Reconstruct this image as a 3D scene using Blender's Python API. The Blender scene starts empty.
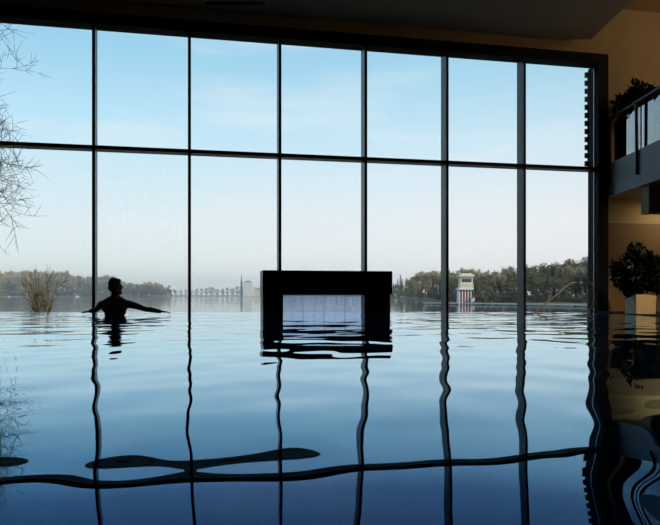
import bpy, bmesh, math, random
import numpy as np
from mathutils import Vector, Matrix

C = bpy.context.scene.collection
PI = math.pi

# ------------------------------------------------------------------ camera
cam_d = bpy.data.cameras.new('camera')
cam = bpy.data.objects.new('camera', cam_d)
C.objects.link(cam)
EYE = 0.31                                   # eye height over the pool water
cam.location = (0, 0, EYE)
cam.rotation_euler = (PI / 2, 0, 0)
cam_d.sensor_width = 36
cam_d.lens = 650 * 36 / 660
cam_d.shift_y = 33 / 660
cam_d.clip_start = 0.05
cam_d.clip_end = 4000
bpy.context.scene.camera = cam

# ------------------------------------------------------------------ sky
world = bpy.data.worlds.new('sky')
bpy.context.scene.world = world
world.use_nodes = True
nt = world.node_tree
nt.nodes.clear()
def N(t, **kw):
    n = nt.nodes.new(t)
    for k, v in kw.items():
        setattr(n, k, v)
    return n
L = lambda a, b: nt.links.new(a, b)
tc = N('ShaderNodeTexCoord')
sep = N('ShaderNodeSeparateXYZ'); L(tc.outputs['Generated'], sep.inputs[0])
def ramp(stops):
    r = N('ShaderNodeValToRGB')
    e = r.color_ramp.elements
    while len(e) > 1:
        e.remove(e[0])
    for i, (p, c) in enumerate(stops):
        el = e[0] if i == 0 else e.new(p)
        el.position = p
        el.color = (*c, 1)
    L(sep.outputs['Z'], r.inputs[0])
    return r
SKY_LEFT = ramp([(0.0, (.71, .77, .76)), (.055, (.715, .80, .79)), (.115, (.65, .755, .80)), (.18, (.54, .71, .80)), (.247, (.435, .675, .81)),
                 (.34, (.295, .553, .733)), (.45, (.20, .43, .66)), (.6, (.12, .32, .58)), (1.0, (.07, .20, .45))])
SKY_RIGHT = ramp([(0.0, (.86, .845, .845)), (.07, (.81, .80, .80)), (.115, (.765, .78, .79)), (.22, (.55, .70, .79)),
                  (.315, (.35, .588, .728)), (.45, (.24, .46, .66)), (.6, (.15, .35, .60)), (1.0, (.07, .20, .45))])
mx = N('ShaderNodeMix', data_type='RGBA')
mr = N('ShaderNodeMapRange')
mr.inputs['From Min'].default_value = -.42; mr.inputs['From Max'].default_value = .42
L(sep.outputs['X'], mr.inputs['Value']); L(mr.outputs[0], mx.inputs['Factor'])
L(SKY_LEFT.outputs[0], mx.inputs['A']); L(SKY_RIGHT.outputs[0], mx.inputs['B'])
mp = N('ShaderNodeMapping'); mp.inputs['Scale'].default_value = (2.2, 2.2, 14)
L(tc.outputs['Generated'], mp.inputs[0])
nz = N('ShaderNodeTexNoise'); nz.inputs['Scale'].default_value = 1.6; nz.inputs['Detail'].default_value = 5
L(mp.outputs[0], nz.inputs['Vector'])
cr = N('ShaderNodeMapRange')
cr.inputs['From Min'].default_value = .52; cr.inputs['From Max'].default_value = .78
cr.inputs['To Max'].default_value = .45
L(nz.outputs[0], cr.inputs['Value'])
mx2 = N('ShaderNodeMix', data_type='RGBA'); mx2.inputs['B'].default_value = (.79, .785, .785, 1)
L(cr.outputs[0], mx2.inputs['Factor']); L(mx.outputs['Result'], mx2.inputs['A'])
bg = N('ShaderNodeBackground'); bg.inputs['Strength'].default_value = 1.3
L(mx2.outputs['Result'], bg.inputs[0])
wo = N('ShaderNodeOutputWorld'); L(bg.outputs[0], wo.inputs[0])

# ------------------------------------------------------------------ sun (behind and to the right: the roof keeps it out of the room)
sun_d = bpy.data.lights.new('sun', 'SUN')
sun_d.energy = 4.0
sun_d.angle = 0.02
sun_d.color = (1.0, .88, .70)
sun = bpy.data.objects.new('sun', sun_d)
C.objects.link(sun)
sun.rotation_euler = Vector((.80, -.42, .52)).to_track_quat('Z', 'Y').to_euler()
sun.location = (60, -30, 60)

# ------------------------------------------------------------------ exposure
vs = bpy.context.scene.view_settings
vs.view_transform = 'Standard'
vs.look = 'None'
vs.exposure = 0.0
vs.gamma = 1.0
vs.use_curve_mapping = False

# ================================================================== helpers
def mat(name, rgb, rough=.6, metal=0., var=.15, scale=6., spec=.5, bump=0., stretch=(1, 1, 1), detail=3.):
    m = bpy.data.materials.new(name)
    m.use_nodes = True
    t = m.node_tree
    p = t.nodes['Principled BSDF']
    p.inputs['Roughness'].default_value = rough
    p.inputs['Metallic'].default_value = metal
    p.inputs['Specular IOR Level'].default_value = spec
    co = t.nodes.new('ShaderNodeTexCoord')
    ma = t.nodes.new('ShaderNodeMapping'); ma.inputs['Scale'].default_value = stretch
    t.links.new(co.outputs['Object'], ma.inputs[0])
    n = t.nodes.new('ShaderNodeTexNoise')
    n.inputs['Scale'].default_value = scale; n.inputs['Detail'].default_value = detail
    t.links.new(ma.outputs[0], n.inputs['Vector'])
    x = t.nodes.new('ShaderNodeMix'); x.data_type = 'RGBA'
    x.inputs['A'].default_value = (*[c * (1 - var) for c in rgb], 1)
    x.inputs['B'].default_value = (*[min(1, c * (1 + var)) for c in rgb], 1)
    t.links.new(n.outputs[0], x.inputs['Factor'])
    t.links.new(x.outputs['Result'], p.inputs['Base Color'])
    if bump:
        b = t.nodes.new('ShaderNodeBump'); b.inputs['Strength'].default_value = bump
        b.inputs['Distance'].default_value = .02
        t.links.new(n.outputs[0], b.inputs['Height'])
        t.links.new(b.outputs[0], p.inputs['Normal'])
    return m

def glass_mat(name, ior=1.5, gain=1.0, tint=(1, 1, 1), haze=0., haze_col=(.8, .85, .9)):
    m = bpy.data.materials.new(name)
    m.use_nodes = True
    t = m.node_tree
    t.nodes.clear()
    fr = t.nodes.new('ShaderNodeFresnel'); fr.inputs['IOR'].default_value = ior
    mu = t.nodes.new('ShaderNodeMath'); mu.operation = 'MULTIPLY'; mu.use_clamp = True
    mu.inputs[1].default_value = gain
    t.links.new(fr.outputs[0], mu.inputs[0])
    tr = t.nodes.new('ShaderNodeBsdfTransparent'); tr.inputs[0].default_value = (*tint, 1)
    gl = t.nodes.new('ShaderNodeBsdfGlossy'); gl.inputs['Roughness'].default_value = 0.0
    base = tr
    if haze:
        df = t.nodes.new('ShaderNodeBsdfTranslucent'); df.inputs[0].default_value = (*haze_col, 1)
        mh = t.nodes.new('ShaderNodeMixShader'); mh.inputs[0].default_value = haze
        t.links.new(tr.outputs[0], mh.inputs[1]); t.links.new(df.outputs[0], mh.inputs[2])
        base = mh
    mi = t.nodes.new('ShaderNodeMixShader')
    t.links.new(mu.outputs[0], mi.inputs[0])
    t.links.new(base.outputs[0], mi.inputs[1]); t.links.new(gl.outputs[0], mi.inputs[2])
    o = t.nodes.new('ShaderNodeOutputMaterial'); t.links.new(mi.outputs[0], o.inputs[0])
    return m

def tag(o, label=None, cat=None, group=None, kind=None):
    if label: o['label'] = label
    if cat: o['category'] = cat
    if group: o['group'] = group
    if kind: o['kind'] = kind
    return o

def empty(name, loc=(0, 0, 0), rz=0):
    o = bpy.data.objects.new(name, None)
    o.empty_display_size = .2
    C.objects.link(o)
    o.location = loc
    o.rotation_euler = (0, 0, rz)
    return o

def obj(name, bm, m, parent=None, loc=None, rz=0, smooth=False, bevel=0):
    if bevel:
        bmesh.ops.bevel(bm, geom=[e for e in bm.edges], offset=bevel, segments=2, affect='EDGES', profile=.5)
    me = bpy.data.meshes.new(name)
    bm.normal_update()
    bm.to_mesh(me)
    bm.free()
    for q in (m if isinstance(m, (list, tuple)) else [m]):
        me.materials.append(q)
    if smooth:
        for p in me.polygons:
            p.use_smooth = True
    o = bpy.data.objects.new(name, me)
    C.objects.link(o)
    if parent: o.parent = parent
    if loc is not None: o.location = loc
    o.rotation_euler = (0, 0, rz)
    return o

def box(bm, x0, x1, y0, y1, z0, z1, mi=0):
    r = bmesh.ops.create_cube(bm, size=1)
    for v in r['verts']:
        v.co = Vector(((x0 + x1) / 2 + v.co.x * (x1 - x0), (y0 + y1) / 2 + v.co.y * (y1 - y0), (z0 + z1) / 2 + v.co.z * (z1 - z0)))
    for f in {f for v in r['verts'] for f in v.link_faces}:
        f.material_index = mi
    return r['verts']

def boxes(*bs):
    bm = bmesh.new()
    for b in bs:
        box(bm, *b)
    return bm

def tube(bm, pts, radii, seg=8, cap=True, mi=0):
    pts = [Vector(p) for p in pts]
    if not isinstance(radii, (list, tuple)):
        radii = [radii] * len(pts)
    rings = []
    prev = None
    for i, p in enumerate(pts):
        d = (pts[min(i + 1, len(pts) - 1)] - pts[max(i - 1, 0)]).normalized()
        if prev is None:
            a = d.orthogonal().normalized()
        else:
            a = (prev - d * prev.dot(d))
            a = a.normalized() if a.length > 1e-6 else d.orthogonal().normalized()
        prev = a
        b = d.cross(a)
        rings.append([bm.verts.new(p + (a * math.cos(2 * PI * k / seg) + b * math.sin(2 * PI * k / seg)) * radii[i]) for k in range(seg)])
    for r0, r1 in zip(rings, rings[1:]):
        for k in range(seg):
            f = bm.faces.new((r0[k], r0[(k + 1) % seg], r1[(k + 1) % seg], r1[k])); f.material_index = mi
    if cap and seg > 2:
        bm.faces.new(rings[0][::-1]).material_index = mi
        bm.faces.new(rings[-1]).material_index = mi

def quad(bm, c, a, b, mi=0):
    f = bm.faces.new([bm.verts.new(c - a - b), bm.verts.new(c + a - b), bm.verts.new(c + a + b), bm.verts.new(c - a + b)])
    f.material_index = mi

def rnd_dir(rg):
    z = rg.uniform(-1, 1); a = rg.uniform(0, 2 * PI); s = math.sqrt(1 - z * z)
    return Vector((s * math.cos(a), s * math.sin(a), z))

def clone(src, loc, rz=0, s=1.0, label=None, group=None):
    o = src.copy(); C.objects.link(o)
    o.location = loc; o.rotation_euler = (0, 0, rz); o.scale = (s, s, s)
    if label: o['label'] = label
    if group: o['group'] = group
    for ch in list(src.children):
        c = ch.copy(); C.objects.link(c); c.parent = o
    return o

# ================================================================== materials
M_FRAME = mat('dark_anodised_metal', (.012, .014, .018), .38, .0, .2, 3, spec=.45)
M_JAMB = mat('matt_black_frame', (.007, .009, .012), .6, .0, .2, 3, spec=.12)
M_BLACK = mat('black_stone_cladding', (.010, .010, .012), .35, 0, .3, 12)
M_GLASS = glass_mat('window_glass', 1.45, 1.0, (.985, .99, .99))
M_RAILGLASS = glass_mat('balustrade_glass', 1.5, 3.6, (.72, .75, .78))
M_STRIP = glass_mat('clear_strip_plastic', 1.35, .6, (.68, .745, .855), .08, (.75, .80, .95))
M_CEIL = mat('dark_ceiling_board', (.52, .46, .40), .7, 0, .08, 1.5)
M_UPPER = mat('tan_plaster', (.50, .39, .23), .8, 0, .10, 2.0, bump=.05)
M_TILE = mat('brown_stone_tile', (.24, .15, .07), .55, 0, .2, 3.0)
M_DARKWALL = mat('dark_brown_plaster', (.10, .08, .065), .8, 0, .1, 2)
M_FASCIA = mat('blue_grey_fascia', (.44, .54, .60), .6, 0, .06, 2)
M_DECK = mat('dark_stone_deck', (.04, .036, .03), .9, 0, .2, 8, spec=.05)
M_POOL = mat('dark_pool_tile', (.03, .05, .09), .4, 0, .2, 10)
M_STEEL = mat('brushed_steel', (.80, .76, .66), .45, .3, .08, 30)
M_RAIL = mat('dark_rail_metal', (.05, .06, .075), .35, .6, .2, 10)
M_SKIN = mat('skin', (.20, .105, .07), .5, 0, .08, 20)
M_HAIR = mat('dark_hair', (.02, .015, .012), .55, 0, .3, 60)
M_TRUNKS = mat('dark_swimwear', (.02, .025, .05), .7, 0, .2, 30)
M_PLANTER = mat('cream_planter_glaze', (.72, .58, .33), .45, 0, .08, 8)
M_SOIL = mat('potting_soil', (.03, .022, .015), .9, 0, .4, 40)
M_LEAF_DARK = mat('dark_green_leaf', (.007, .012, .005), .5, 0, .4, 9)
M_STEM = mat('brown_stem', (.04, .028, .018), .8, 0, .3, 12)
M_BARK_NEAR = mat('dark_bark', (.035, .028, .026), .85, 0, .3, 9)
M_BARK_BUSH = mat('olive_bark', (.17, .135, .075), .85, 0, .35, 9)
M_BARK = mat('grey_bark', (.085, .07, .055), .9, 0, .3, 3)
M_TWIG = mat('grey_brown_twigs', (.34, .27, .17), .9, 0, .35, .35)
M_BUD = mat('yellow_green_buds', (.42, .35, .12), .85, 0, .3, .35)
M_OLIVE = mat('olive_spring_leaves', (.125, .115, .045), .85, 0, .45, .5)
M_SPRUCE = mat('dark_conifer_needles', (.040, .050, .034), .85, 0, .4, .8)
M_SHRUB = mat('brown_green_shrub', (.17, .15, .085), .9, 0, .4, .6)
M_FARGREEN = mat('far_grey_green_leaves', (.08, .09, .065), .9, 0, .3, .3)
M_BANK = mat('reed_bank', (.24, .21, .13), .9, 0, .35, .15)
M_MEADOW = mat('lakeside_meadow', (.12, .12, .05), .9, 0, .35, .3)
M_WHITE = mat('white_paint', (.78, .77, .73), .5, 0, .05, 4)
M_CREAM = mat('cream_paint', (.72, .66, .46), .6, 0, .08, 4)
M_RED = mat('red_paint', (.20, .025, .02), .55, 0, .15, 5)
M_GLAZE = mat('dark_window_glass', (.03, .04, .05), .1, 0, .1, 3)
M_JETTY = mat('pale_jetty_planks', (.55, .53, .48), .7, 0, .15, 3)
M_JETTYPOST = mat('dark_jetty_timber', (.05, .045, .04), .8, 0, .3, 4)
M_ROOF = mat('slate_roof', (.10, .11, .13), .7, 0, .15, 2)
M_SAIL = mat('white_sailcloth', (.86, .87, .88), .7, 0, .04, 3)

# ================================================================== the window wall frame: s runs along the glass, o outwards, z up
TH = math.atan(.203)
DIST = 11.2
ORIG = Vector((-DIST * math.cos(TH) * math.sin(TH), DIST * math.cos(TH) ** 2, 0))
def W(s, o, z=0):
    return ORIG + Vector((s * math.cos(TH) - o * math.sin(TH), s * math.sin(TH) + o * math.cos(TH), z))
def wall_obj(name, bm, m, parent=None, bevel=0):
    if parent:
        return obj(name, bm, m, parent, bevel=bevel)
    return obj(name, bm, m, None, ORIG, TH, bevel=bevel)

MUL = [1.5 * n - 1.64 for n in range(-2, 6)]              # mullion centres
JAMB0, JAMB1 = 7.35, 7.556
TOP = 4.655                                               # underside of the head
TRAN = 2.69

# ------------------------------------------------------------------ pool water
POOL_X0, POOL_X1, POOL_Y0, POOL_Y1 = -7.0, 4.88, -4.0, 12.2
# small waves on the pool: wave vector x, wave vector y, phase, height of each train
SWELL = np.array([
9.6803,3.7437,0.2453,2.7813e-04,5.9293,8.4778,0.9360,3.3085e-04,-3.2968,-13.8820,1.3416,2.4977e-04,16.7627,-7.4905,1.2762,1.3825e-04,
-19.2698,13.7748,0.3075,1.8059e-04,15.8328,4.6233,1.3641,1.7788e-04,5.5761,15.0452,3.7739,2.0694e-04,22.6921,7.5440,5.5646,1.0144e-04,
21.7272,9.7679,2.1949,9.6581e-05,7.6552,3.4218,2.3010,3.2703e-04,12.2736,0.0709,2.6171,2.5081e-04,19.4126,-0.6800,4.2725,2.2775e-04,
12.1657,9.7416,4.9315,2.7820e-04,7.9089,-3.4248,5.9092,3.9414e-04,9.3326,0.8836,2.3594,3.5607e-04,-4.6435,8.7901,4.4385,3.8474e-04,
15.5793,4.8980,2.1455,2.6115e-04,14.3793,-2.6531,5.1747,2.0984e-04,5.3080,-10.7067,1.4485,3.4438e-04,23.3363,2.8421,5.4700,1.3654e-04,
13.6325,0.7029,3.1721,2.6793e-04,16.9346,-7.8176,4.5552,2.1373e-04,8.6186,4.1409,3.3598,3.6027e-04,11.1277,-20.6084,1.9852,1.6564e-04,
9.8322,-6.7347,3.1042,3.2678e-04,-9.5230,-1.6378,0.3168,2.3881e-04,]).reshape(-1, 4)
# a crossing swell that crests a metre or so into the pool
CREST = np.array([
10.1622,-41.3684,2.2386,6.3750e-06,-9.4956,3.4991,6.1636,4.4280e-04,10.6261,-4.9449,0.8927,2.6369e-04,-3.6829,3.3200,0.7222,7.4991e-04,
16.1934,-41.1906,2.1360,4.0043e-06,8.2137,5.2840,0.9357,3.8005e-04,-5.8093,11.6067,2.9117,4.1935e-04,5.0666,8.2352,5.0673,3.9847e-04,
-4.8748,4.2114,0.3687,7.9712e-04,-8.3096,7.0291,0.0166,3.9126e-04,0.5407,11.3457,1.3534,7.3560e-04,-9.5388,6.6463,2.5286,1.2016e-03,
-3.3115,-9.0363,2.0086,9.9470e-04,-18.0527,-11.9589,2.7060,9.7508e-05,0.3858,11.6646,0.3034,6.1966e-04,-1.6508,-8.3287,0.2134,1.5292e-03,
-6.0515,-28.5866,2.1031,5.7759e-06,-2.6726,1.7870,1.6905,6.4150e-04,-5.4907,1.7889,0.4354,6.1130e-04,1.5396,3.6720,6.0457,7.5290e-04,
9.2162,-19.5606,4.8737,1.0242e-04,-7.6788,12.1133,6.1712,8.9166e-04,-5.2672,23.7852,2.7626,2.1250e-05,30.9054,-18.5745,5.9620,1.1007e-05,
-12.6433,43.5232,3.6462,5.8222e-06,6.5837,24.2724,0.5568,1.1789e-05,-3.1228,3.5554,0.4203,4.8023e-04,-25.2609,-3.1213,4.1890,1.2780e-04,
-4.9489,-5.3956,2.4289,3.1430e-04,-16.3568,15.1657,3.0580,6.8305e-05,-13.1239,-37.3928,2.1144,7.6101e-06,23.3277,4.2391,0.2034,2.1077e-04,
6.0598,-3.7656,5.8822,2.4762e-04,-10.3327,3.2093,5.2702,5.7574e-04,-8.9395,3.7365,2.6428,4.1686e-05,-11.3908,4.9539,1.5000,3.2248e-04,
-3.0812,23.5613,5.0080,6.5221e-05,4.3677,-12.6435,1.2424,8.9943e-04,-3.4521,1.3166,2.1390,6.2417e-04,19.0014,16.2731,4.6995,4.3298e-05,
-3.4593,5.9402,3.7799,1.5411e-03,-20.1842,2.3817,5.8138,9.6056e-05,-14.9386,22.7030,6.1189,4.7404e-06,13.4475,12.6232,2.6076,7.2561e-05,
23.3282,-24.4834,0.2533,8.6564e-06,2.0346,3.5463,5.0775,2.6914e-04,-1.9861,-18.7406,5.1166,1.1775e-04,-21.8782,14.0697,2.8358,3.8419e-05,
-38.6498,1.3824,1.1373,7.7109e-06,-14.6269,-37.1193,5.4819,1.0535e-06,22.1407,2.9633,6.0986,3.3787e-04,-13.1852,1.0780,5.7437,5.4921e-04,
-7.9658,2.6111,4.5829,1.5891e-04,-2.8002,1.6757,1.7806,7.7934e-04,3.9182,0.0362,0.8679,4.4590e-04,20.6898,1.8356,5.2287,2.5856e-04,
-8.0104,0.6381,5.8049,2.1181e-04,-3.4783,1.2427,2.2375,5.7015e-04,-15.1146,32.0703,0.4993,8.9157e-06,3.2035,3.5914,5.8152,5.3367e-04,
-9.1646,13.1752,0.7773,4.5084e-04,-2.4145,-5.7326,4.2456,1.5166e-03,7.1443,-19.1048,4.6993,3.5697e-04,0.6977,-9.6348,5.0046,8.7046e-04,
10.5006,0.1398,0.2550,6.6940e-04,-15.6257,31.3691,4.6523,5.8396e-06,-5.4702,0.4647,5.2451,1.9749e-04,1.8320,-5.3577,2.8102,4.1467e-04,
-10.2625,-5.5141,5.9060,2.1969e-04,4.5671,-16.8857,4.0537,4.2805e-04,-1.2614,-3.9253,4.2825,7.1233e-04,13.2672,8.1164,0.6329,1.2064e-04,
4.0008,-0.5981,1.8641,4.4836e-04,-12.3301,-5.8278,3.6268,3.4328e-04,-11.7709,-11.2165,4.5274,7.0288e-04,-0.8731,19.0541,1.8380,2.7959e-06,
27.1782,-23.7017,4.5874,8.9101e-06,18.9528,-0.2503,6.1551,6.9106e-05,-11.8148,22.3552,6.0214,8.1469e-05,-32.8623,2.8202,0.8693,7.7473e-05,
8.8590,4.6509,0.0432,6.9950e-04,1.0355,-15.4525,0.2289,3.7211e-04,-22.5089,-35.5167,4.1842,9.3824e-07,2.6728,32.1978,4.9295,2.2428e-05,
1.7520,-3.9940,0.2050,7.9315e-04,-26.2312,-10.0068,3.1252,3.2126e-05,13.3565,-7.9931,4.6595,1.8559e-04,1.4331,-3.7928,5.5633,1.8198e-04,
23.3143,21.3284,3.0025,5.2863e-06,1.0727,16.7989,4.6964,3.4525e-04,2.8580,-5.0219,4.7391,1.2793e-03,36.0922,9.0714,0.7435,1.6926e-05,
22.1721,29.6668,3.7066,3.1335e-05,3.0967,-2.1452,2.3594,9.7788e-04,2.4756,-7.7265,6.1982,7.1763e-04,-0.6232,24.6928,5.3807,2.2145e-05,
-5.9475,11.9361,5.5693,1.4158e-04,19.8059,6.0465,0.6191,4.2508e-04,2.7255,3.4846,4.8321,3.7283e-04,3.3557,0.2959,2.5303,2.5298e-04,
-27.5098,-20.9485,5.1586,1.2318e-05,-7.7210,-8.0425,1.7248,1.0950e-04,14.8954,23.6670,0.0447,3.3237e-06,6.8387,-14.7984,2.5034,2.0907e-04,
-5.7337,0.5651,5.0854,1.2974e-04,-5.0127,-4.5154,0.8261,3.9517e-04,-12.4082,-25.2923,1.5769,5.2765e-06,4.5637,19.7638,3.1515,4.8772e-04,
4.2880,-15.2839,3.6676,9.8307e-04,-12.1339,9.5131,0.1369,2.9257e-04,-6.6939,0.1033,1.7825,9.0123e-04,3.5769,4.5350,5.2472,8.9341e-04,
-0.5022,20.3949,0.0005,1.4631e-04,-11.9503,4.3051,1.6170,2.1741e-04,-5.2272,-40.1243,6.1012,4.1517e-06,-14.5267,4.9585,1.0226,2.6994e-04,
-3.1478,-1.5687,3.1218,4.5920e-04,0.4642,-13.2782,2.1689,8.7967e-04,-7.5578,6.6239,5.7753,3.8455e-04,8.0991,1.0121,4.1537,1.1242e-03,
-8.3328,-4.2387,1.6491,6.9283e-04,4.5895,-2.1032,2.2290,1.7070e-04,19.2782,5.8517,4.6849,2.3751e-04,-16.6682,4.9608,3.8342,5.8337e-04,
-2.2342,-4.0799,0.0891,9.3246e-04,-10.6689,0.9201,0.6767,9.3875e-04,2.6094,2.4808,3.7416,5.0147e-04,-26.9503,-2.9268,5.9164,1.1132e-04,
4.5278,3.1021,6.1604,5.6938e-04,10.3611,6.1223,2.0932,1.8198e-04,-6.0134,12.1590,5.2284,3.9146e-04,1.7698,4.5038,2.1020,1.5420e-03,
-27.6247,-0.9464,5.0959,6.9678e-05,9.6836,-4.3963,4.2446,7.5367e-04,4.4356,24.8324,5.9275,2.2046e-04,15.9761,-1.4143,1.6706,1.9815e-04,
-2.7637,4.7969,5.0787,1.0739e-03,7.1186,-14.9125,5.9234,6.7533e-04,-5.0942,-0.9161,1.4938,5.9421e-04,7.1329,-45.8255,0.2523,8.2081e-06,
1.9631,-2.7723,1.1440,7.1078e-04,1.8106,-3.4743,5.0648,1.2648e-04,4.0530,6.7587,2.0495,3.6822e-04,18.0757,-18.4019,4.1154,5.3942e-05,
5.2141,6.1054,6.0234,6.2812e-04,-2.3220,-29.4955,3.4764,3.5736e-05,14.1969,5.2494,0.1929,3.6308e-04,-10.9646,41.9958,2.8976,8.8844e-06,
21.8138,29.7400,0.6398,3.0228e-05,-18.6085,-22.2948,0.6576,1.4562e-05,-9.6076,27.7995,0.5464,4.9550e-06,-4.0959,-2.2660,1.5577,6.3904e-04,
4.0656,25.3025,1.5732,3.6849e-04,-3.7335,3.4263,0.6635,8.4241e-04,30.9866,-27.6141,0.1690,8.1559e-06,-27.2702,-23.9328,1.1876,6.7909e-06,
-32.9479,3.4437,2.7940,9.4393e-05,-0.5325,-4.3555,5.9302,6.5751e-04,4.7246,-0.2784,1.7912,4.6561e-04,-18.6931,40.1271,0.4580,2.1126e-06,
2.7209,2.8028,4.2309,7.0212e-05,1.2344,26.9518,3.3478,7.0548e-05,10.8574,20.3783,4.4648,2.2969e-06,-7.1279,6.0305,0.2628,9.1937e-04,
-1.1252,-28.5171,5.7207,7.1825e-05,0.3224,-3.9214,3.5347,1.7053e-03,11.7429,11.8260,0.5839,6.5966e-04,4.6737,9.4779,4.9540,6.9232e-04,
-5.6630,8.5407,1.7984,7.7364e-04,10.4718,-19.4320,1.6279,1.4869e-04,-5.8199,0.7414,1.3818,2.5054e-05,-2.9253,-0.9179,2.2946,8.7268e-04,
-2.1364,10.1043,3.3397,7.0479e-04,-29.6555,-12.0208,2.3858,1.7299e-05,-3.8233,-3.7162,3.4326,9.1426e-04,-3.5929,7.4567,2.8895,1.9592e-03,
-8.8183,-8.1691,0.3482,6.1186e-04,0.1873,-8.9858,0.3812,7.5099e-04,-12.0077,19.5976,5.4469,6.5806e-05,-17.0326,6.0438,4.9348,4.8862e-04,
7.0223,9.3837,5.1418,7.3234e-04,-1.9145,40.4660,5.8009,1.1481e-05,8.2512,2.6929,1.7570,4.3972e-04,22.6938,10.4800,4.7434,2.5280e-05,
17.3763,12.7073,1.1579,5.5743e-05,3.0592,-2.8684,3.4567,5.9908e-04,-0.9452,-10.5967,5.6081,9.8447e-04,-17.7491,-13.2055,1.4426,9.2407e-05,
1.9156,-7.6464,4.1454,8.5516e-04,1.3379,3.3321,0.9570,2.5690e-03,-2.2978,3.8572,3.0831,4.2062e-04,-4.3175,-3.0507,2.8918,7.1111e-04,
10.0874,-16.2338,5.2836,2.2187e-04,-8.3590,-2.7091,1.1772,3.2347e-04,6.0547,7.6234,5.5817,6.3039e-04,29.6126,10.5849,0.3441,2.2427e-05,
6.3579,1.7795,4.8421,3.2591e-04,0.3919,-12.6499,3.1230,1.9409e-04,7.9604,-7.7823,4.1996,7.9721e-04,3.5517,5.7472,3.9375,1.0629e-03,
11.6548,-36.8338,0.2735,6.5224e-06,21.6174,7.2679,3.3418,3.6980e-04,1.5550,-3.2815,2.0305,9.8699e-04,-5.2867,-21.3663,5.8013,1.2898e-04,
-19.7796,4.1752,5.4185,1.0602e-04,-31.8180,5.7351,5.8138,3.1998e-05,3.3002,21.2499,3.2833,1.0870e-04,8.2980,-4.8259,2.0647,8.0412e-04,
-4.8490,43.2865,1.5729,7.0035e-06,-1.6950,22.8920,5.5821,9.7030e-05,2.6622,-24.7812,3.8598,9.2212e-05,-23.0464,-15.1138,6.2107,1.3176e-05,
-5.0208,-0.6609,1.2872,4.4320e-04,-2.9399,-1.7553,3.7683,6.2229e-04,2.8235,2.9382,5.7771,1.5981e-04,9.6385,9.8501,2.0044,4.3023e-04,
32.3167,-5.3940,0.2891,6.2726e-05,-4.6079,-18.8451,1.4779,3.7142e-04,-7.5448,-8.2770,2.7939,3.4107e-04,-13.5015,-6.7689,2.2899,6.1040e-04,
0.5641,7.3435,6.0566,2.2858e-03,3.1646,5.9605,4.0243,1.1370e-03,-3.3299,-2.4317,2.2160,2.8879e-04,11.5514,0.9193,5.1936,2.9377e-04,
20.6298,4.5319,2.1824,1.3469e-04,-2.0542,3.8701,3.1282,6.2834e-04,-3.4172,-2.5530,2.1808,4.2497e-04,25.2301,-14.9170,5.6430,9.9949e-06,
-21.4634,8.2415,5.5265,3.7122e-05,-2.4306,8.3191,1.8737,7.4120e-04,4.4984,-1.6464,3.2683,1.2835e-04,-0.9608,3.9143,5.6321,4.6145e-04,
-36.3657,5.3941,5.4373,9.0680e-06,-23.5367,4.1874,3.9759,2.0381e-05,12.5380,4.4463,4.5363,4.4373e-04,7.3818,7.2383,5.3245,5.9047e-04,
5.2195,0.3370,2.4905,5.3148e-04,2.5248,-11.1127,3.7600,2.4779e-04,-7.4163,8.7393,4.2109,2.0018e-03,-8.8057,-23.6957,4.7772,9.7225e-06,
-6.8573,3.0129,3.6967,6.4800e-04,-8.6483,0.3098,4.8157,1.3589e-03,2.2319,-3.2062,4.6170,4.1980e-04,-18.7066,18.2691,2.6356,5.1475e-05,
22.5193,20.9174,0.2071,1.3308e-05,-7.6075,-16.9985,0.0313,6.0871e-05,16.4534,3.8589,0.4398,1.7128e-04,-12.0070,-1.4686,2.2023,8.8923e-04,
-16.8767,22.8475,4.5711,2.1260e-05,-5.6258,3.4965,3.6877,3.2087e-04,-0.6439,-5.7752,4.3054,9.5372e-04,20.1937,-40.3053,5.7024,4.7351e-06,
3.6212,-1.0859,0.8963,3.6646e-04,5.6966,-37.6246,3.3483,3.5092e-06,7.4651,-19.9151,2.8932,2.7263e-04,10.2122,-5.3543,5.2244,6.9994e-04,
-9.7413,10.7622,0.0058,3.8100e-04,-12.2875,23.1535,1.3349,8.3111e-05,5.8394,1.2849,0.8940,8.8291e-04,-4.2839,1.6007,6.0157,1.1274e-04,
20.1970,9.3638,2.5833,1.8167e-04,5.6611,30.8410,4.4112,3.4489e-06,-8.6898,6.6338,1.5816,4.3452e-04,-22.4260,17.3857,5.7981,3.0954e-05,
0.3231,-4.2980,5.8009,4.6905e-04,-4.2214,1.2278,0.1644,3.1053e-04,-1.2183,-5.4423,3.2182,1.7083e-03,13.2824,2.3945,1.4956,2.4130e-04,
-0.9226,-6.2887,6.2150,7.1228e-04,1.0214,-17.6084,1.4703,3.5416e-04,11.8788,1.1740,1.4088,5.7436e-04,-17.4397,29.6333,6.1239,2.5583e-06,
-23.0020,-33.1730,3.6397,9.1014e-06,4.4811,6.5576,2.0340,1.6249e-04,8.1110,-27.6052,1.7277,1.2674e-05,3.2584,-0.7080,5.8621,4.5856e-04,
1.8902,-11.0590,1.1986,1.0413e-03,-6.4178,-7.4969,3.8234,5.9766e-04,0.8135,-4.7397,1.5886,1.5639e-03,16.6644,-8.4854,5.4844,1.5495e-04,
36.1435,-12.9955,3.0043,2.1932e-05,-10.9034,23.8543,0.4525,2.0355e-05,-7.1670,-11.9015,6.1043,1.5409e-04,21.7062,18.2628,1.0469,6.8535e-06,
16.1915,-11.9141,2.7029,1.1451e-04,5.4229,2.5855,5.3246,8.4479e-04,-3.4115,17.8370,5.3607,1.9672e-04,-14.4006,-8.9129,2.7944,2.1509e-04,
3.5563,26.1363,2.7816,2.1020e-04,-8.6722,5.8624,3.5458,4.9212e-04,-1.7698,3.0154,1.6208,9.2546e-04,-12.5348,-27.0893,5.0896,5.1285e-06,
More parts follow.
